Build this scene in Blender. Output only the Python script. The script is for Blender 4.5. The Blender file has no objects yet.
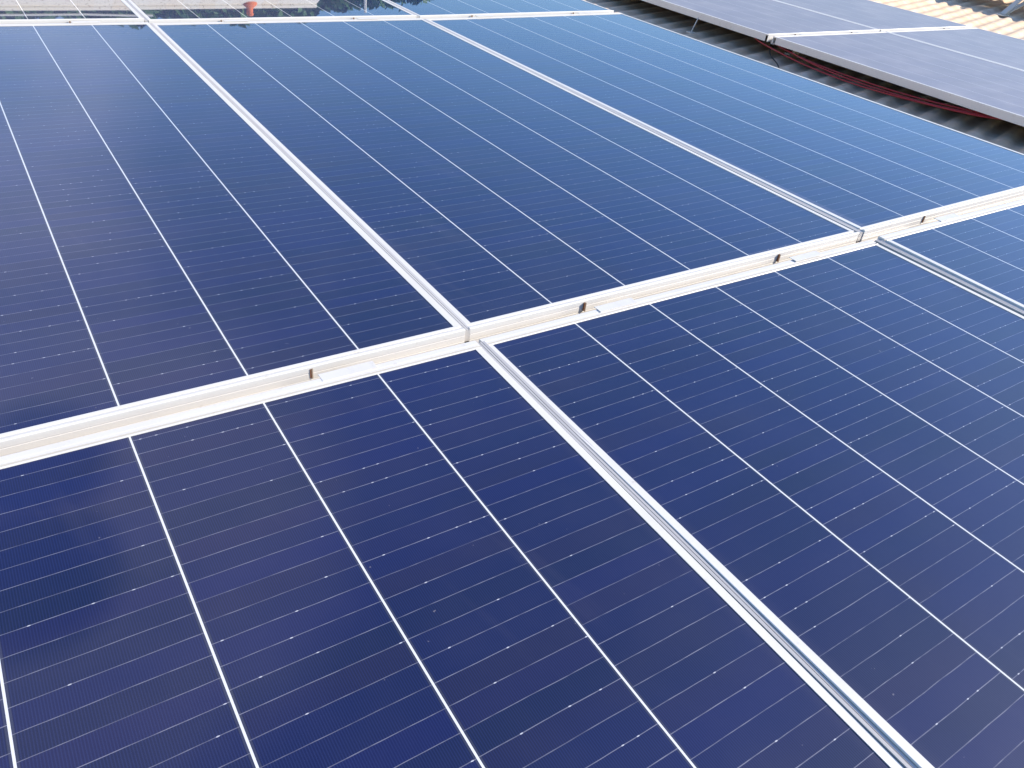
import bpy, bmesh, math, random
from mathutils import Vector, Matrix
random.seed(7)
sc = bpy.context.scene
COL = sc.collection
U = 0.165            # one cell column in metres; the array is laid out in cells
H = 4.5              # height of the glass plane above the ground
def W(u, v, w=0.0): return Vector((u*U, v*U, w*U + H))

# ------------------------------------------------------------------ camera
CAMR = ((0.83436185, -0.54171798, 0.10189173), (-0.24696573, -0.53264041, -0.80950733), (0.49279633, 0.65025827, -0.57820062))
cam = bpy.data.cameras.new('camera')
cam.sensor_width = 36.0; cam.lens = 36.0*784.555/1024.0; cam.clip_start = 0.02; cam.clip_end = 3000
camo = bpy.data.objects.new('camera', cam); COL.objects.link(camo)
x_, y_, z_ = (Vector(r) for r in CAMR)
m3 = Matrix((x_, -y_, -z_)).transposed()
camo.matrix_world = Matrix.Translation(W(2.60738825, -5.53978735, 4.01020806)) @ m3.to_4x4()
sc.camera = camo

# ------------------------------------------------------------------ light
SUN_EL, SUN_AZ = 28.0, 115.0          # azimuth from +Y towards +X
SKY = 0.15
world = bpy.data.worlds.new('World'); sc.world = world; world.use_nodes = True
nt = world.node_tree; nt.nodes.clear()
def wn(t, **k):
    n = nt.nodes.new(t)
    for a, b in k.items(): setattr(n, a, b)
    return n
sky = wn('ShaderNodeTexSky', sky_type='NISHITA', sun_disc=False, sun_elevation=math.radians(SUN_EL), sun_rotation=math.radians(SUN_AZ))
sky.altitude = 700; sky.air_density = 1.15; sky.dust_density = 0.45; sky.ozone_density = 3.0
hsv = wn('ShaderNodeHueSaturation'); hsv.inputs['Saturation'].default_value = 1.20; hsv.inputs['Hue'].default_value = .507; nt.links.new(sky.outputs[0], hsv.inputs['Color'])
bg = wn('ShaderNodeBackground'); bg.inputs['Strength'].default_value = SKY
wo = wn('ShaderNodeOutputWorld')
tc = wn('ShaderNodeTexCoord')
def vdir(az, el):
    a, e = math.radians(az), math.radians(el)
    return (math.sin(a)*math.cos(e), math.cos(a)*math.cos(e), math.sin(e))
def L(a, b): nt.links.new(a, b)
def blob(az, el, r0, r1):           # 1 inside r0 degrees, 0 outside r1
    d = wn('ShaderNodeVectorMath', operation='DOT_PRODUCT'); L(tc.outputs['Generated'], d.inputs[0]); d.inputs[1].default_value = vdir(az, el)
    m = wn('ShaderNodeMapRange', interpolation_type='SMOOTHSTEP'); L(d.outputs['Value'], m.inputs[0])
    m.inputs[1].default_value = math.cos(math.radians(r1)); m.inputs[2].default_value = math.cos(math.radians(r0))
    return m.outputs[0]
def wmath(op, a, b=None, clamp=False):
    n = wn('ShaderNodeMath', operation=op); n.use_clamp = clamp
    for i, s in enumerate((a, b)):
        if s is None: continue
        if isinstance(s, (int, float)): n.inputs[i].default_value = s
        else: L(s, n.inputs[i])
    return n.outputs[0]
noi = wn('ShaderNodeTexNoise'); noi.inputs['Scale'].default_value = 3.2; noi.inputs['Detail'].default_value = 6; noi.inputs['Roughness'].default_value = .55
L(tc.outputs['Generated'], noi.inputs['Vector'])
nf = wn('ShaderNodeMapRange', interpolation_type='SMOOTHSTEP'); L(noi.outputs['Fac'], nf.inputs[0]); nf.inputs[1].default_value = .36; nf.inputs[2].default_value = .66
cl = wmath('MAXIMUM', wmath('MULTIPLY', blob(-4, 28, 4, 17), .36), wmath('MULTIPLY', blob(15, 62, 14, 46), .20))
cl = wmath('MAXIMUM', cl, wmath('MULTIPLY', blob(80, 40, 10, 36), .04))
cl = wmath('MAXIMUM', cl, wmath('MULTIPLY', blob(0, 15, 2, 13), .32))
cl = wmath('MULTIPLY', cl, wmath('ADD', wmath('MULTIPLY', nf.outputs[0], .75), .25))
cl = wmath('MAXIMUM', cl, wmath('MULTIPLY', wmath('MULTIPLY', blob(0, 45, 9, 22), .46), wmath('ADD', wmath('MULTIPLY', nf.outputs[0], .3), .7)))
cl = wmath('MULTIPLY', cl, wmath('SUBTRACT', 1.0, wmath('MULTIPLY', wmath('MAXIMUM', blob(-1.5, 39.0, 2.5, 5.5), blob(-4.0, 46.0, 3.0, 6.0)), .95)), True)
mx = wn('ShaderNodeMix', data_type='RGBA'); L(cl, mx.inputs[0]); L(hsv.outputs[0], mx.inputs[6]); mx.inputs[7].default_value = (6.6, 6.5, 8.4, 1)
L(mx.outputs[2], bg.inputs['Color']); L(bg.outputs[0], wo.inputs['Surface'])

sun = bpy.data.lights.new('sun', 'SUN'); sun.energy = 5.0; sun.angle = math.radians(.5); sun.color = (1.0, .91, .78)
suno = bpy.data.objects.new('sun', sun); COL.objects.link(suno)
suno.rotation_euler = Vector(vdir(SUN_AZ, SUN_EL)).to_track_quat('Z', 'Y').to_euler()
suno.location = (2, -2, 12)
sc.view_settings.view_transform = 'Standard'; sc.view_settings.look = 'None'
sc.view_settings.exposure = 0.7; sc.view_settings.gamma = 1.0; sc.view_settings.use_curve_mapping = False

# ------------------------------------------------------------------ material helper
class Mat:
    def __init__(s, name, rough=.5, metal=0.0, base=(.5,.5,.5), spec=.5):
        s.m = bpy.data.materials.new(name); s.m.use_nodes = True
        s.t = s.m.node_tree; s.b = s.t.nodes['Principled BSDF']
        s.b.inputs['Base Color'].default_value = (*base, 1); s.b.inputs['Roughness'].default_value = rough
        s.b.inputs['Metallic'].default_value = metal; s.b.inputs['Specular IOR Level'].default_value = spec
    def n(s, t, **k):
        x = s.t.nodes.new(t)
        for a, b in k.items(): setattr(x, a, b)
        return x
    def l(s, a, b): s.t.links.new(a, b)
    def math(s, op, a, b=None, c=None, clamp=False):
        n = s.n('ShaderNodeMath', operation=op); n.use_clamp = clamp
        for i, q in enumerate((a, b, c)):
            if q is None: continue
            if isinstance(q, (int, float)): n.inputs[i].default_value = q
            else: s.l(q, n.inputs[i])
        return n.outputs[0]
    def mix(s, f, a, b):
        n = s.n('ShaderNodeMix', data_type='RGBA')
        for i, q in ((0, f), (6, a), (7, b)):
            if isinstance(q, tuple): n.inputs[i].default_value = (*q, 1)
            elif isinstance(q, (int, float)): n.inputs[i].default_value = q
            else: s.l(q, n.inputs[i])
        return n.outputs[2]
    def step(s, x, a, b):            # smoothstep a->b
        n = s.n('ShaderNodeMapRange', interpolation_type='SMOOTHSTEP'); s.l(x, n.inputs[0])
        n.inputs[1].default_value = a; n.inputs[2].default_value = b
        return n.outputs[0]
    def noise(s, vec, scale, detail=3, rough=.5):
        n = s.n('ShaderNodeTexNoise'); n.inputs['Scale'].default_value = scale; n.inputs['Detail'].default_value = detail; n.inputs['Roughness'].default_value = rough
        if vec is not None: s.l(vec, n.inputs['Vector'])
        return n.outputs['Fac']
    def obj(s): return s.n('ShaderNodeTexCoord').outputs['Object']
    def xyz(s, x, y, z):
        n = s.n('ShaderNodeCombineXYZ')
        for i, q in enumerate((x, y, z)):
            if isinstance(q, (int, float)): n.inputs[i].default_value = q
            else: s.l(q, n.inputs[i])
        return n.outputs[0]
    def white(s, vec):
        n = s.n('ShaderNodeTexWhiteNoise', noise_dimensions='3D'); s.l(vec, n.inputs['Vector']); return n.outputs['Value']
    def bump(s, h, strength, dist=.001):
        n = s.n('ShaderNodeBump'); n.inputs['Strength'].default_value = strength; n.inputs['Distance'].default_value = dist
        s.l(h, n.inputs['Height']); s.l(n.outputs[0], s.b.inputs['Normal'])

LF, VN, P = 12.449, 0.4426, 6.1928

def glass_material(name, dust, hazy, coat):
    M = Mat(name, rough=.45, spec=.25)
    sep = M.n('ShaderNodeSeparateXYZ'); M.l(M.obj(), sep.inputs[0])
    rnd = M.math('MULTIPLY', M.n('ShaderNodeObjectInfo').outputs['Random'], 97.0)
    x = M.math('MULTIPLY_ADD', sep.outputs[0], 1/U, 3.0)
    y = M.math('MULTIPLY_ADD', sep.outputs[1], 1/U, LF/2)
    col = M.math('FLOOR', x)
    # white gap between the strings
    dx = M.math('ABSOLUTE', M.math('SUBTRACT', x, M.math('ROUND', x)))
    inner = M.math('LESS_THAN', M.math('ABSOLUTE', M.math('SUBTRACT', x, 3.0)), 2.6)
    gap = M.math('MULTIPLY', M.math('LESS_THAN', dx, .0070), inner)
    edge = M.math('MULTIPLY', M.math('LESS_THAN', dx, .021), inner)
    # shingled strips: six to a cell, each string shifted a little
    wav = M.math('MULTIPLY', M.math('SUBTRACT', M.noise(M.xyz(x, M.math('MULTIPLY', y, 6), rnd), 3.0, 2), .5), .05)
    shift = M.white(M.xyz(col, 3.3, rnd))
    s = M.math('ADD', M.math('MULTIPLY_ADD', y, 6.06, shift), wav)
    si = M.math('ROUND', s)
    ds = M.math('ABSOLUTE', M.math('SUBTRACT', s, si))
    tone_i = M.math('FLOOR', s)
    h1 = M.white(M.xyz(col, tone_i, rnd)); h2 = M.white(M.xyz(tone_i, col, M.math('ADD', rnd, 5.5)))
    base = M.mix(h1, (.0012, .0056, .035), (.0020, .0050, .056))
    base = M.mix(M.math('MULTIPLY', M.step(h2, .55, .95), .65), base, (.0085, .0078, .036))
    base = M.mix(M.math('MULTIPLY', M.step(M.noise(M.xyz(x, y, rnd), .55, 2), .4, .7), .4), base, (.0020, .0066, .072))
    # contact fingers running the long way
    fx = M.math('ABSOLUTE', M.math('SUBTRACT', M.math('FRACT', M.math('MULTIPLY', x, 66.0)), .5))
    base = M.mix(M.math('MULTIPLY', M.step(fx, .20, .42), .30), base, (.020, .034, .13))
    base = M.mix(M.math('MULTIPLY', edge, .45), base, (.055, .06, .075))
    # solder line of each strip, broken and uneven, with bright dots
    li = M.noise(M.xyz(M.math('MULTIPLY', x, 9), M.math('MULTIPLY', si, 3.7), rnd), 1.0, 3)
    lrow = M.white(M.xyz(col, si, M.math('ADD', rnd, 9.1)))
    lin = M.math('MULTIPLY', M.math('LESS_THAN', ds, .015), M.math('MULTIPLY_ADD', M.step(li, .25, .7), .55, M.math('MULTIPLY_ADD', lrow, .35, .22)), None, True)
    base = M.mix(lin, base, (.17, .17, .22))
    px = M.math('MULTIPLY', M.math('ADD', x, M.math('MULTIPLY', lrow, .06)), 9.0)
    pk = M.math('ROUND', px)
    ddx = M.math('MULTIPLY', M.math('SUBTRACT', px, pk), .55/9.0); ddy = M.math('MULTIPLY', M.math('SUBTRACT', s, si), 1/6.06)
    d2 = M.math('ADD', M.math('MULTIPLY', ddx, ddx), M.math('MULTIPLY', M.math('MULTIPLY', ddy, ddy), 2.5))
    ph = M.white(M.xyz(pk, si, M.math('ADD', rnd, col)))
    thr = M.math('MULTIPLY_ADD', M.math('POWER', lrow, 3.0), -.42, .965)
    dot = M.math('MULTIPLY', M.math('LESS_THAN', d2, .000032), M.math('GREATER_THAN', ph, thr))
    dot = M.math('MULTIPLY', dot, M.math('LESS_THAN', M.math('ABSOLUTE', M.math('SUBTRACT', x, 3.0)), 2.95))
    base = M.mix(dot, base, (.46, .46, .50))
    base = M.mix(gap, base, (.66, .66, .66))
    # thin uneven dust layer, thicker along the lower edge, plus specks and a painted reflection
    o = M.xyz(x, y, rnd)
    dn = M.math('MULTIPLY', M.step(M.noise(o, .9, 5, .6), .35, .8), dust)
    spots = M.math('MULTIPLY', M.math('GREATER_THAN', M.noise(o, 22.0, 2), .79), .25)
    eg = M.math('MULTIPLY', M.step(M.math('MULTIPLY', M.math('SUBTRACT', M.math('ABSOLUTE', M.math('SUBTRACT', x, 3.0)), 3.0), -1), .12, 0.0), dust*1.5)
    streak_refl = M.math('MULTIPLY', M.math('MULTIPLY', M.step(M.noise(M.xyz(M.math('MULTIPLY_ADD', y, .35, M.math('MULTIPLY', x, 1.6)), M.math('MULTIPLY', y, .18), rnd), 1.3, 4, .6), .57, .72), M.step(M.noise(o, .5, 2), .48, .62)), .018)
    refl_wedge = M.math('MULTIPLY', M.math('MULTIPLY', M.step(M.math('SUBTRACT', x, M.math('MULTIPLY_ADD', y, -.019, .145)), .012, -.012), M.n('ShaderNodeObjectInfo').outputs['Object Index']), .09)  # reflection painted into the colour as a paler tapering strip by the joint
    streak_refl = M.math('ADD', streak_refl, refl_wedge)
    film_refl = M.math('ADD', M.math('ADD', dn, eg), M.math('ADD', M.math('ADD', spots, streak_refl), hazy), None, True)
    base = M.mix(film_refl, base, (.40, .35, .36))
    M.l(base, M.b.inputs['Base Color'])
    M.b.inputs['Coat Weight'].default_value = coat; M.b.inputs['Coat IOR'].default_value = 1.47
    rr = M.math('MULTIPLY_ADD', film_refl, .10, .012 + hazy*.10); M.l(rr, M.b.inputs['Coat Roughness'])
    return M.m
glass_clean = glass_material('panel_glass', .016, .0, 1.0)
glass_dusty = glass_material('dusty_panel_glass', .16, .50, .20)

def alu(name, base, rough, metal):
    M = Mat(name, rough=rough, metal=metal, base=base)
    o = M.obj()
    n1 = M.noise(o, 9.0, 5, .6); n2 = M.noise(o, 260.0, 2)
    c = M.mix(M.math('MULTIPLY', M.step(n1, .45, .8), .35), base, tuple(b*.80 for b in base))
    c = M.mix(M.math('MULTIPLY', M.step(M.noise(o, 35.0, 4, .7), .60, .78), .5), c, (.42, .36, .27))
    M.l(c, M.b.inputs['Base Color']); M.l(M.math('MULTIPLY_ADD', n2, .15, rough-.07), M.b.inputs['Roughness'])
    M.bump(n2, .15, .0006)
    return M.m
m_frame = alu('anodised_aluminium', (.69, .66, .61), .42, .08)
m_rail = alu('mill_aluminium', (.50, .475, .45), .42, .10)
m_clamp = alu('clamp_aluminium', (.69, .66, .61), .42, .08)
m_steel = Mat('zinc_steel', rough=.4, metal=.7, base=(.42, .42, .41)).m
m_gal = alu('galvanised_steel', (.62, .56, .47), .5, .10)
m_pad = Mat('dirty_rubber', rough=.8, base=(.30, .23, .17)).m
m_black = Mat('black_rubber', rough=.7, base=(.012, .012, .012)).m
m_rust = Mat('rust_brown', rough=.8, base=(.22, .09, .035)).m
m_red = Mat('red_cable_sheath', rough=.45, base=(.34, .008, .012)).m
def simple_noise(name, c1, c2, scale, rough=.8, lo=.35, hi=.7, bump=0):
    M = Mat(name, rough=rough, spec=.3); o = M.obj(); f = M.noise(o, scale, 6, .65)
    M.l(M.mix(M.step(f, lo, hi), c1, c2), M.b.inputs['Base Color'])
    if bump: M.bump(f, bump, .01)
    return M.m
m_roof = simple_noise('weathered_roof_sheet', (.64, .45, .28), (.78, .61, .44), 6.0, .75, bump=.1)
m_wall = simple_noise('rendered_wall', (.55, .52, .46), (.66, .62, .55), 2.0, .9)
m_ground = simple_noise('dry_grass_ground', (.07, .085, .035), (.17, .15, .085), .35, .95)
def tiles():
    M = Mat('pale_clay_tiles', rough=.85, spec=.2); sep = M.n('ShaderNodeSeparateXYZ'); M.l(M.obj(), sep.inputs[0])
    tx = M.math('MULTIPLY', sep.outputs[0], 4.0); ty = M.math('MULTIPLY', sep.outputs[1], 4.4)
    h = M.white(M.xyz(M.math('FLOOR', tx), M.math('FLOOR', ty), 1.0))
    c = M.mix(h, (.92, .83, .68), (.92, .89, .79))
    c = M.mix(M.math('MULTIPLY', M.math('GREATER_THAN', M.noise(M.obj(), 20.0, 3, .7), .61), .6), c, (.34, .24, .16))
    M.l(c, M.b.inputs['Base Color']); return M.m
m_tiles = tiles()
m_clay = simple_noise('orange_terracotta', (.76, .17, .03), (.82, .24, .07), 9.0)
m_bark = simple_noise('bark', (.06, .045, .03), (.13, .10, .07), 8.0)
m_leaf = simple_noise('leaves', (.045, .13, .045), (.10, .21, .065), 1.6, .6)
m_pane = Mat('window_glass', rough=.05, base=(.03, .04, .05)).m
m_whitep = Mat('white_paint', rough=.5, base=(.8, .8, .78)).m

# ------------------------------------------------------------------ mesh helper
class MB:
    def __init__(s): s.bm = bmesh.new()
    def box(s, a, b, bevel=0):
        vs = [s.bm.verts.new((x, y, z)) for x in (a[0], b[0]) for y in (a[1], b[1]) for z in (a[2], b[2])]
        for f in ((0,1,3,2), (4,6,7,5), (0,4,5,1), (2,3,7,6), (0,2,6,4), (1,5,7,3)): s.bm.faces.new([vs[i] for i in f])
        return vs
    def prism(s, poly, fn, t0, t1):          # poly: list of (a, b); fn(a, b, t) -> xyz
        r0 = [s.bm.verts.new(fn(a, b, t0)) for a, b in poly]; r1 = [s.bm.verts.new(fn(a, b, t1)) for a, b in poly]
        n = len(poly)
        for i in range(n): s.bm.faces.new((r0[i], r0[(i+1) % n], r1[(i+1) % n], r1[i]))
        s.bm.faces.new(r0[::-1]); s.bm.faces.new(r1)
    def tube(s, pts, r, n=8, r2=None):
        pts = [Vector(p) for p in pts]; rings = []
        for i, p in enumerate(pts):
            d = (pts[min(i+1, len(pts)-1)] - pts[max(i-1, 0)]).normalized()
            a = d.orthogonal().normalized() if i == 0 else (ra - d*ra.dot(d)).normalized()
            ra = a; b = d.cross(a)
            rad = r if r2 is None else r + (r2-r)*i/(len(pts)-1)
            rings.append([s.bm.verts.new(p + (a*math.cos(2*math.pi*k/n) + b*math.sin(2*math.pi*k/n))*rad) for k in range(n)])
        for A, B in zip(rings, rings[1:]):
            for k in range(n): s.bm.faces.new((A[k], A[(k+1) % n], B[(k+1) % n], B[k]))
        s.bm.faces.new(rings[0][::-1]); s.bm.faces.new(rings[-1])
    def lathe(s, prof, c, n=20):
        rings = [[s.bm.verts.new((c[0]+r*math.cos(2*math.pi*k/n), c[1]+r*math.sin(2*math.pi*k/n), c[2]+z)) for k in range(n)] for r, z in prof]
        for A, B in zip(rings, rings[1:]):
            for k in range(n): s.bm.faces.new((A[k], A[(k+1) % n], B[(k+1) % n], B[k]))
        s.bm.faces.new(rings[0][::-1]); s.bm.faces.new(rings[-1])
    def mesh(s, name, mat, smooth=False):
        bmesh.ops.recalc_face_normals(s.bm, faces=s.bm.faces)
        me = bpy.data.meshes.new(name); s.bm.to_mesh(me); s.bm.free(); me.materials.append(mat)
        if smooth:
            for p in me.polygons: p.use_smooth = True
        return me
    def build(s, name, mat, parent=None, smooth=False):
        return link(name, s.mesh(name, mat, smooth), parent)
def link(name, me, parent=None):
    o = bpy.data.objects.new(name, me); COL.objects.link(o)
    if parent is not None: o.parent = parent
    return o
def tag(o, label=None, cat=None, group=None, kind=None):
    if label: o['label'] = label
    if cat: o['category'] = cat
    if group: o['group'] = group
    if kind: o['kind'] = kind
    return o
def thing(name, loc, label, cat, group=None, rot=(0,0,0)):
    o = bpy.data.objects.new(name, None); COL.objects.link(o); o.location = loc; o.rotation_euler = rot; o.empty_display_size = .1
    return tag(o, label, cat, group)

# ------------------------------------------------------------------ setting
g = MB(); g.box((-900, -900, -.3), (900, 900, 0)); tag(g.build('ground', m_ground), kind='structure')

# the building underneath: corrugated roof sheets on plain walls
ROOFZ = -1.47
bld = thing('building', (4.4, 3.5, 0), 'low building with a pale corrugated roof carrying all the solar panels', 'building')
def corrugated():
    bm = bmesh.new(); ang = math.radians(16.0); pitch = .70*U; amp = .047*U
    c, s_ = math.cos(ang), math.sin(ang)
    x0, x1, y0, y1 = -4.0, 13.5, -6.5, 9.5          # in metres about the array origin
    def zoff(x, y):
        q = (-x*s_ + y*c)/pitch; f = q - math.floor(q)
        t = math.cos(2*math.pi*f); t = max(-1, min(1, t*1.5))
        return t*amp
    # strips running along the corrugation, clipped to the roof rectangle
    step = pitch/10
    qs = [(-x*s_ + y*c) for x in (x0, x1) for y in (y0, y1)]
    k0, k1 = math.floor(min(qs)/step)-1, math.ceil(max(qs)/step)+1
    prev = None
    for k in range(k0, k1+1):
        q = k*step; lo, hi = -1e9, 1e9
        # point = (-s*q, c*q) + t*(c, s)
        for a, d, A, B in ((-s_*q, c, x0, x1), (c*q, s_, y0, y1)):
            t0, t1 = (A-a)/d, (B-a)/d
            lo = max(lo, min(t0, t1)); hi = min(hi, max(t0, t1))
        if hi <= lo: prev = None; continue
        P0 = (-s_*q + lo*c, c*q + lo*s_); P1 = (-s_*q + hi*c, c*q + hi*s_)
        z = zoff(*P0)
        cur = [bm.verts.new((P0[0]-4.4, P0[1]-3.5, z)), bm.verts.new((P1[0]-4.4, P1[1]-3.5, z))]
        if prev: bm.faces.new((prev[0], prev[1], cur[1], cur[0]))
        prev = cur
    me = bpy.data.meshes.new('roof'); bmesh.ops.recalc_face_normals(bm, faces=bm.faces); bm.to_mesh(me); bm.free(); me.materials.append(m_roof)
    for p in me.polygons: p.use_smooth = True
    return me
rf = link('roof', corrugated(), bld); rf.location = (0, 0, H + ROOFZ*U)
w = MB(); zt = H + ROOFZ*U - .06
for a, b in (((-8.1, -9.7), (8.8, -9.5)), ((-8.1, 5.5), (8.8, 5.7)), ((-8.1, -9.5), (-7.9, 5.5)), ((8.6, -9.5), (8.8, 5.5))):
    w.box((a[0], a[1], 0), (b[0], b[1], zt))
w.build('wall', m_wall, bld)

# ------------------------------------------------------------------ solar panels
LL, LS = .070, .113                     # lip widths: long side, short side (cells)
HW = 2.985                              # half width of the visible glass
def frame_mesh():
    m = MB()
    long_p = [(0,-.03), (0,.006), (.003,.0055), (.066,.0055), (.070,.002), (.070,-.215), (.045,-.215), (.045,-.03)]
    low_p = [(0,-.03), (0,.005), (.003,.008), (.026,.008), (.028,-.004), (.086,.017), (.089,.008), (.093,.008), (.095,.016), (.103,.016), (.107,.011), (.107,-.045), (.104,-.047), (.104,-.053), (.107,-.055),
             (.107,-.110), (.104,-.112), (.104,-.118), (.107,-.120), (.107,-.215), (.085,-.215), (.085,-.03)]
    top_p = [(0,-.03), (0,.005), (.003,.008), (.017,.008), (.019,-.020), (.033,-.020), (.036,.010), (.060,.010), (.062,.006), (.066,.006), (.068,.010), (.122,.010), (.135,.002),
             (.135,-.215), (.105,-.215), (.105,-.03)]
    ha, hb = HW, LF/2
    for sg in (-1, 1):
        m.prism([(a*U, b*U) for a, b in long_p], lambda a, b, t: (sg*(ha*U + a), t, b), (-hb+.002)*U, (hb-.002)*U)
        m.prism([(a*U, b*U) for a, b in (low_p if sg < 0 else top_p)], lambda a, b, t: (t, sg*(hb*U + a), b), -(ha+LL-.002)*U, (ha+LL-.002)*U)
    return m.mesh('frame', m_frame)
def laminate_mesh(mat):
    m = MB(); m.box((-(HW+.02)*U, -(LF/2+.02)*U, -.028*U), ((HW+.02)*U, (LF/2+.02)*U, 0))
    return m.mesh('glass', mat)
FR = frame_mesh(); GL = laminate_mesh(glass_clean); GD = laminate_mesh(glass_dusty)
def panel(u, v, w_, b, c, label, group, glass=None):
    t = thing('solar_panel', W(u, v, w_), label, 'solar panel', group, (math.atan(c), -math.atan(b), 0))
    link('frame', FR, t); gl = link('glass', glass or GL, t); gl.pass_index = 1 if 'beside the dark roof gap' in label else 0   # index switches on the pale reflection painted along one edge
    return t
GA = 'blue solar panels of the main array'
FIT = {('F',0): (.0206,-.0179,.0378,-.0059,.0003), ('F',1): (-.0001,.0001,-.0003,-.0001,-.0003), ('F',2): (.0147,-.0094,.0352,.0105,-.0035),
       ('N',0): (.0090,-.0018,.0093,-.0112,.0121), ('N',1): (-.0133,.0158,-.0116,-.0021,.0032), ('N',2): (.0149,-.0143,.0302,.0015,.0043)}
LAB = {('F',0): 'blue solar panel in the middle row touching the left edge of the picture',
       ('F',1): 'blue solar panel fully in view in the centre of the middle row',
       ('F',2): 'blue solar panel of the middle row beside the dark roof gap',
       ('N',0): 'deep blue solar panel filling the lower left foreground',
       ('N',1): 'deep blue solar panel in the right foreground between two slanting joints',
       ('N',2): 'small corner of a blue solar panel at the right edge below the main rail',
       ('B',0): 'solar panel in the farthest row mirroring pale roof at top left',
       ('B',1): 'solar panel in the farthest row mirroring trees and an orange pot',
       ('B',2): 'solar panel in the farthest row mirroring only blue sky'}
for i in range(3):
    du, dv, a, b, c = FIT[('F', i)]; vm = LF/2
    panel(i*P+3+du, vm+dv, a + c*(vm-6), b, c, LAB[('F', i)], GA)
    du, dv, a, b, c = FIT[('N', i)]; vm = -VN-LF/2
    panel(i*P+3+du, vm+dv, a + c*(vm+4), b, c, LAB[('N', i)], GA)
    panel(i*P+3, LF+VN+.03+LF/2, (.04, .0, .013)[i], (-.004, 0, .008)[i], 0, LAB[('B', i)], GA)
GS = 'greyish dusty solar panels of the second array'
SZ = -.80; SU = 25.42
S0 = 12.62-LF/2; S1 = 12.62+VN+LF/2
panel(SU+LL+HW, S0, SZ, 0, 0, 'dusty grey-blue solar panel above the red cables, pale frame side showing', GS, GD)
panel(SU+LL+HW+P, S0, SZ, 0, 0, 'dusty grey-blue solar panel at the right edge beside the sunlit corrugated roof', GS, GD)
panel(SU+LL+HW, S1, SZ, 0, 0, 'dusty grey-blue solar panel at the top edge over the thin leg', GS, GD)
panel(SU+LL+HW+P, S1, SZ, 0, 0, 'dusty grey-blue solar panel at the top edge beside the sunlit corrugated roof', GS, GD)
TU, TZ = 50.4, -.12
for k in range(2):
    panel(TU+LL+HW, 12.0 + k*(LF+VN), TZ, 0, 0, ('raised solar panel beyond the sunlit roof strip carried by the grey bracket', 'raised solar panel shading the dark roof at the top right corner')[k], 'raised solar panels of the third array', GD)

# cover strips in the long joints between neighbouring panels
def strip(u, v0, v1, z, label, slope=0.0, tilt=0.0):
    m = MB()
    prof = [(-.0415,-.13), (-.0415,.002), (-.018,.002), (-.0165,-.008), (-.0135,-.008), (-.012,.002), (.008,.002), (.0095,-.008), (.0125,-.008), (.014,.002), (.0415,.002), (.0415,-.13)]
    m.prism([(a*U, b*U) for a, b in prof], lambda a, b, t: (a, t, b), (v0-v1)/2*U, (v1-v0)/2*U)
    o = m.build('joint_strip', m_rail); o.location = W(u, (v0+v1)/2, z); o.rotation_euler.x = math.atan(slope); o.rotation_euler.y = tilt
    tag(o, label, 'metal strip', 'metal strips in the long joints')
J = (6.112, 12.30)
strip(J[0], -.106, LF+.1, .010, 'grey metal strip in the joint left of the central panel', 0, .07)
strip(J[1], -.106, LF+.1, .003, 'grey metal strip in the joint right of the central panel', -.0018, -.02)
strip(J[0], -VN-LF, -VN+.09, -.033, 'grey metal strip in the foreground joint running down to the bottom edge', .0076, -.075)
strip(J[1], -VN-LF, -VN+.09, -.003, 'grey metal strip in the short foreground joint at the right edge', .0038, -.15)
strip(J[0], LF+VN-.07, 2*LF+VN, 0, 'grey metal strip in the joint at the top left among the mirrored roof')
strip(J[1], LF+VN-.07, 2*LF+VN, 0, 'grey metal strip in the joint at the top edge left of blue sky reflection')

JS = SU + LL + HW + P/2
strip(JS, 12.62-LF, 12.62+.1, SZ+.004, 'grey metal strip between the two nearer dusty panels at the right edge')
strip(JS, 12.62+VN-.07, 12.62+VN+LF, SZ+.004, 'grey metal strip between the two farther dusty panels at the top edge')

# rails under the short joints
def rail(u0, u1, v, z, label, feet):
    t = thing('mounting_rail', W((u0+u1)/2, v, z), label, 'rail', 'aluminium mounting rails')
    hl = (u1-u0)/2*U
    m = MB(); prof = [(-.078,-.27), (-.078,-.112), (-.014,-.112), (-.011,-.122), (.011,-.122), (.014,-.112), (.084,-.112), (.084,-.27)]
    m.prism([(a*U, b*U) for a, b in prof], lambda a, b, q: (q, a, b), -hl, hl); m.build('rail_profile', m_rail, t)
    zr = (ROOFZ - z)*U - .004
    for f in feet:
        m = MB(); x = (f-(u0+u1)/2)*U
        m.box((x-.02, -.012, zr+.01), (x+.02, -.006+.012, -.27*U-.001)); m.box((x-.03, -.05, zr-.004), (x+.03, .05, zr+.009)); m.build('support_foot', m_gal, t)
rail(-.35, 18.75, -VN/2, 0, 'long pale rail crossing the picture between the foreground and middle rows', (1, 5.6, 11, 16.5))
rail(-.35, 18.62, LF+VN/2+.015, 0, 'long pale rail near the top edge between the middle and farthest rows', (1, 5.6, 11, 16.5))
rail(SU+.16, SU+2*P+.05, 12.62+VN/2, SZ, 'short pale rail joining the dusty panels of the second array', (SU+1.5, SU+6.4, SU+10.8))

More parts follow.
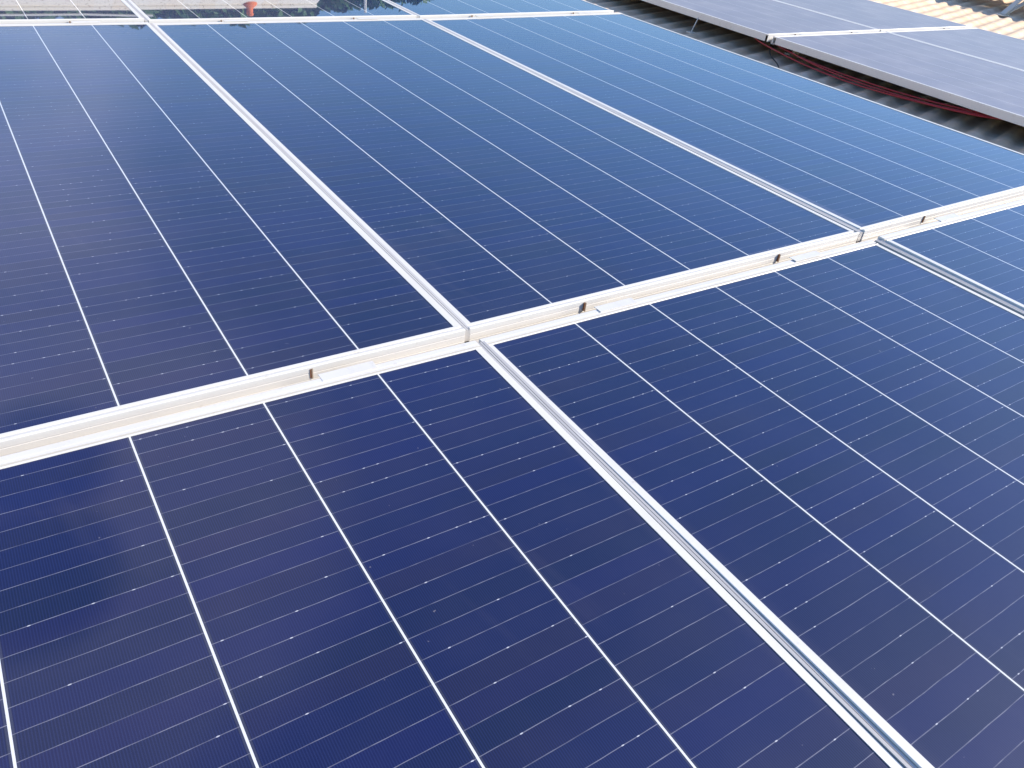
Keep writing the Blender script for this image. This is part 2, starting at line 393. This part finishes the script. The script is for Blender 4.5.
# mid clamps
def clamp_parts():
    hl = .25*U
    m = MB()
    prof = [(.150,.0125), (.150,.019), (.042,.019), (.036,.015), (.036,.004), (.041,.004), (.043,.0125)]
    # a runs towards the viewer (near lip positive)
    m.prism([(a*U, b*U) for a, b in prof], lambda a, b, q: (q, -a, b), -hl, hl)
    body = m.mesh('clamp_body', m_clamp)
    m = MB()
    n = 6; r = .0036; c = -.008*U
    poly = [(r*math.cos(math.pi/3*k), r*math.sin(math.pi/3*k)) for k in range(n)]
    m.prism(poly, lambda a, b, q: (a+.004, b + c, q), -.072*U, -.048*U)
    m.lathe([(.0028, -.112*U), (.0028, -.080*U), (.0052, -.080*U), (.0052, -.0725*U)], (.004, c, 0), 14)
    bolt = m.mesh('bolt', m_steel)
    m = MB(); m.box((-hl-.0012, .090*U, -.110*U), (-hl+.0008, .113*U, -.006*U))
    pad = m.mesh('rubber_pad', m_pad)
    m = MB(); m.box((-hl-.0034, .092*U, -.100*U), (-hl-.0014, .113*U, -.010*U))
    clip = m.mesh('earth_clip', m_rust)
    return body, bolt, pad, clip
CB, CBO, CP, CC = clamp_parts()
def clamp(u, v, z, label):
    t = thing('panel_clamp', W(u, v, z), label, 'clamp', 'clamps holding the panels on the rails')
    link('clamp_body', CB, t); link('bolt', CBO, t); link('rubber_pad', CP, t); link('earth_clip', CC, t)
for u, z, lb in ((4.79, .030, 'silver clamp with rusty end on the main rail left of the joint crossing'), (7.80, .004, 'silver clamp on the main rail just right of the nearer joint crossing'),
                 (10.88, .004, 'silver clamp on the main rail just left of the farther joint crossing'), (14.0, .045, 'silver clamp on the main rail nearest the right edge')):
    clamp(u, -VN/2, z, lb)
for u, z, lb in ((4.95, .034, 'small clamp on the far rail below the pale mirrored roof'), (7.84, .006, 'small clamp on the far rail left of the orange reflection'), (10.86, .006, 'small clamp on the far rail under the mirrored mast'),
                 (14.05, .012, 'small clamp on the far rail right of the far joint crossing'), (17.25, .035, 'small clamp on the far rail nearest the dark roof gap')):
    clamp(u, LF+VN/2+.015, z, lb)
for u, lb in ((SU+1.6, 'small clamp on the dusty array rail near its left end'), (SU+4.7, 'small clamp on the dusty array rail left of its middle joint'), (SU+10.6, 'small clamp on the dusty array rail near its far end')):
    clamp(u, 12.62+VN/2, SZ+.004, lb)

# leg, cables, bracket
t = thing('roof_strut', W(25.0, 16.05, ROOFZ+.04), 'thin pale metal leg under the dusty panel in the roof gap', 'leg')
m = MB(); m.tube([(0,0,.006), (.040,.004,.085)], .0032, 8); m.build('rod', m_gal, t)
m = MB(); m.box((-.02,-.02,.0), (.02,.02,.006)); m.build('base_plate', m_gal, t)
def cable(pts, mat, r, label, group):
    q = [W(*p) for p in pts]; out = []
    for i in range(len(q)-1):                       # Catmull-Rom
        p0, p1, p2, p3 = q[max(i-1,0)], q[i], q[i+1], q[min(i+2, len(q)-1)]
        for k in range(6):
            s = k/6; out.append(.5*((2*p1) + (p2-p0)*s + (2*p0-5*p1+4*p2-p3)*s*s + (3*p1-p0-3*p2+p3)*s**3))
    out.append(q[-1]); c = out[len(out)//2]
    m = MB(); m.tube([p-c for p in out], r, 7); o = m.build('cable', mat, None, True); o.location = c
    tag(o, label, 'cable', group)
GC = 'red cables hanging under the second array'
cable([(25.9,14.0,-1.06), (25.5,13.4,-1.08), (25.25,12.4,-1.14), (25.1,10.9,-1.24), (25.0,9.0,-1.27), (25.05,7.2,-1.20), (25.3,5.4,-1.10), (25.8,4.6,-1.04)], m_red, .0034, 'red cable hanging lowest below the frame of the dusty panel', GC)
cable([(25.9,13.2,-1.05), (25.5,12.2,-1.09), (25.3,10.5,-1.16), (25.25,8.6,-1.17), (25.3,6.9,-1.13), (25.6,5.2,-1.05)], m_red, .0032, 'red cable running tight along the underside of the dusty panel frame', GC)
cable([(25.9,12.9,-1.06), (25.3,11.4,-1.12), (25.12,9.8,-1.20), (25.15,8.2,-1.22), (25.2,6.4,-1.15), (25.7,4.9,-1.06)], m_red, .0032, 'red cable between the other two in the cable bundle', GC)
cable([(26.2,13.4,-1.1), (25.3,12.6,-1.30), (24.6,11.6,-1.39), (23.4,10.6,-1.39), (21.0,9.4,-1.39)], m_black, .0032, 'black cable lying across the shaded corrugated roof in the gap', None)

b = thing('support_bracket', W(48.5, 17.3, ROOFZ+.055), 'grey galvanised bracket of two struts standing at the sunlit roof edge', 'bracket')
def bar(p, q, w_, h_, name, mat):
    p, q = Vector(p), Vector(q); d = (q-p).normalized(); sd = Vector((0,1,0)); up = d.cross(sd).normalized()
    m = MB(); poly = [(-w_,-h_), (w_,-h_), (w_,h_), (-w_,h_)]
    Ln = (q-p).length
    m.prism(poly, lambda a, c, t_: tuple(p + d*t_ + sd*a + up*c), 0, Ln); return m.build(name, mat, b)
bar((0,0,.005), (.20,-.02,.155), .022, .005, 'strut', m_gal)
bar((.03,0,.005), (.42,-.02,.15), .020, .005, 'strut', m_gal)
bar((.14,-.02,.162), (.55,-.02,.162), .026, .006, 'top_bar', m_gal)
m = MB(); m.box((-.05,-.035,-.004), (.07,.035,.004)); m.build('base_plate', m_gal, b)

# ------------------------------------------------------------------ what the glass mirrors: neighbour house, trees, mast
hy = 14.0 - .9; rz = H - .66 + 14.0*.2035
hs = thing('house', (.9, hy-.7, 0), 'neighbouring house with pale clay tiled roof, mirrored at the top left', 'house')
m = MB(); m.box((-5.0, -3.4, 0), (5.0, 4.8, 3.9)); m.build('wall', m_wall, hs)
sl = (rz - 4.05)/4.6
m = MB()
for sgn in (-1, 1):
    pts = [(0, rz), (sgn*4.6, 4.05), (sgn*4.6, 3.93), (0, rz-.12)]
    m.prism(pts, lambda a, c, t_: (t_, a+.7, c), -5.4, 4.95)
roof = m.build('roof', m_tiles, hs)
m = MB(); m.tube([(-5.4, .7, rz+.0), (4.95, .7, rz+.0)], .05, 8); m.build('ridge_tiles', m_tiles, roof)
def az_x(az, d): return 0.43 + d*math.tan(math.radians(az)) - .9
m = MB(); x = az_x(17.0, 14.0); m.lathe([(.13,-.30), (.16,-.12), (.155,-.02), (.11,.06), (.06,.10), (.05,.16), (.06,.20), (.04,.22)], (x, .7, rz-.06), 16); m.build('chimney_pot', m_clay, roof, True)
for wx in (-3, 0, 3):
    m = MB(); m.box((wx-.55, -3.46, 1.2), (wx+.55, -3.41, 2.6)); f = m.build('window', m_whitep, hs)
    m = MB(); m.box((wx-.45, -3.475, 1.3), (wx+.45, -3.462, 2.5)); m.build('pane', m_pane, f)
t = thing('white_pipe', (-1.0, hy+.0, rz), 'white pipe just above the tiled ridge, mirrored as a thin white line', 'pipe')
m = MB(); m.tube([(-3.5, 0, .118), (0, 0, .110), (3.3, .0, .105), (4.2, .0, .135)], .014, 8); m.build('pipe', m_whitep, t)
for x in (-3, 0, 3.2):
    m = MB(); m.tube([(x, 0, -.03), (x, 0, .09)], .012, 6); m.build('bracket', m_whitep, t)

def leafcloud(name, blobs, n, size, parent):
    bm = bmesh.new()
    for cx, cy, cz, rx, ry, rz_ in blobs:
        for _ in range(n):
            d = Vector((random.gauss(0,1), random.gauss(0,1), random.gauss(0,1))).normalized()*(random.random()**.45)
            c = Vector((cx+d.x*rx, cy+d.y*ry, cz+d.z*rz_)); s = size*random.uniform(.6, 1.4)
            a = Vector((random.gauss(0,1), random.gauss(0,1), random.gauss(0,1))).normalized(); e = a.orthogonal().normalized(); f = a.cross(e)
            bm.faces.new([bm.verts.new(c + e*s*p + f*s*.55*q) for p, q in ((-1,0), (0,-1), (1,0), (0,1))])
    me = bpy.data.meshes.new(name); bm.to_mesh(me); bm.free(); me.materials.append(m_leaf)
    return link(name, me, parent)
TD = 21.0
spots = [(-6, .2150, 'leftmost'), (0.5, .2150, ''), (6.5, .2140, ''), (11.5, .2160, ''), (16, .2155, ''), (20, .2075, ''), (24, .2030, '')]
names = ['dark green tree behind the neighbouring house, leftmost of its row', 'dark green tree behind the left end of the tiled ridge', 'dark green tree behind the white pipe end',
         'dark green tree behind the tiled ridge, left of the orange chimney pot', 'dark green tree behind the orange chimney pot', 'dark green tree left of the pale mast, behind the roof end', 'lowest dark green tree, just behind the pale mast']
for (az, tn, _), lb in zip(spots, names):
    x = .43 + TD*math.tan(math.radians(az)); top = H - .66 + TD*tn + (.05 if az > 3 else .10)
    t = thing('leafy_tree', (x, TD-.9, 0), lb, 'tree', 'trees behind the neighbouring house')
    m = MB(); m.tube([(0,0,-.1), (.06,0,2), (-.05,.05,4.2), (0,0,top-1.2)], .16, 8, .05)
    for k in range(4):
        a = k*1.6; m.tube([(0,0,3.2+k*.3), (math.cos(a)*1.0, math.sin(a)*.9, 4.6+k*.35)], .05, 6, .02)
    m.build('trunk', m_bark, t, True)
    bl = [(random.uniform(-.7,.7), random.uniform(-.8,.8), top-1.15+random.uniform(-.15,.12), random.uniform(.8,1.1), .9, random.uniform(.95,1.05)) for _ in range(4)]
    bl += [(random.uniform(-1.1,1.1), random.uniform(-.9,.9), top-random.uniform(1.6,2.8), 1.1, 1.0, .9) for _ in range(5)]
    bl += [(q*.55, random.uniform(-.3,.3), top-.55+random.uniform(-.13,.10), .62, .6, .55) for q in (-3,-2,-1,0,1,2,3)]
    leafcloud('crown', bl, 700, .13, t)
md = 13.0; x = .43 + md*math.tan(math.radians(24.35))
t = thing('mast', (x, md-.9, 0), 'pale tapering mast standing alone right of the tiled roof, mirrored near the top edge', 'mast')
m = MB(); top = H - .66 + md/math.cos(math.radians(24.35))*math.tan(math.radians(11.0)); m.tube([(0,0,-.05), (0,0,top)], .07, 10, .02); m.build('pole', m_whitep, t)
m = MB(); m.box((-.12,-.12,0), (.12,.12,.02)); m.build('base_plate', m_gal, t)
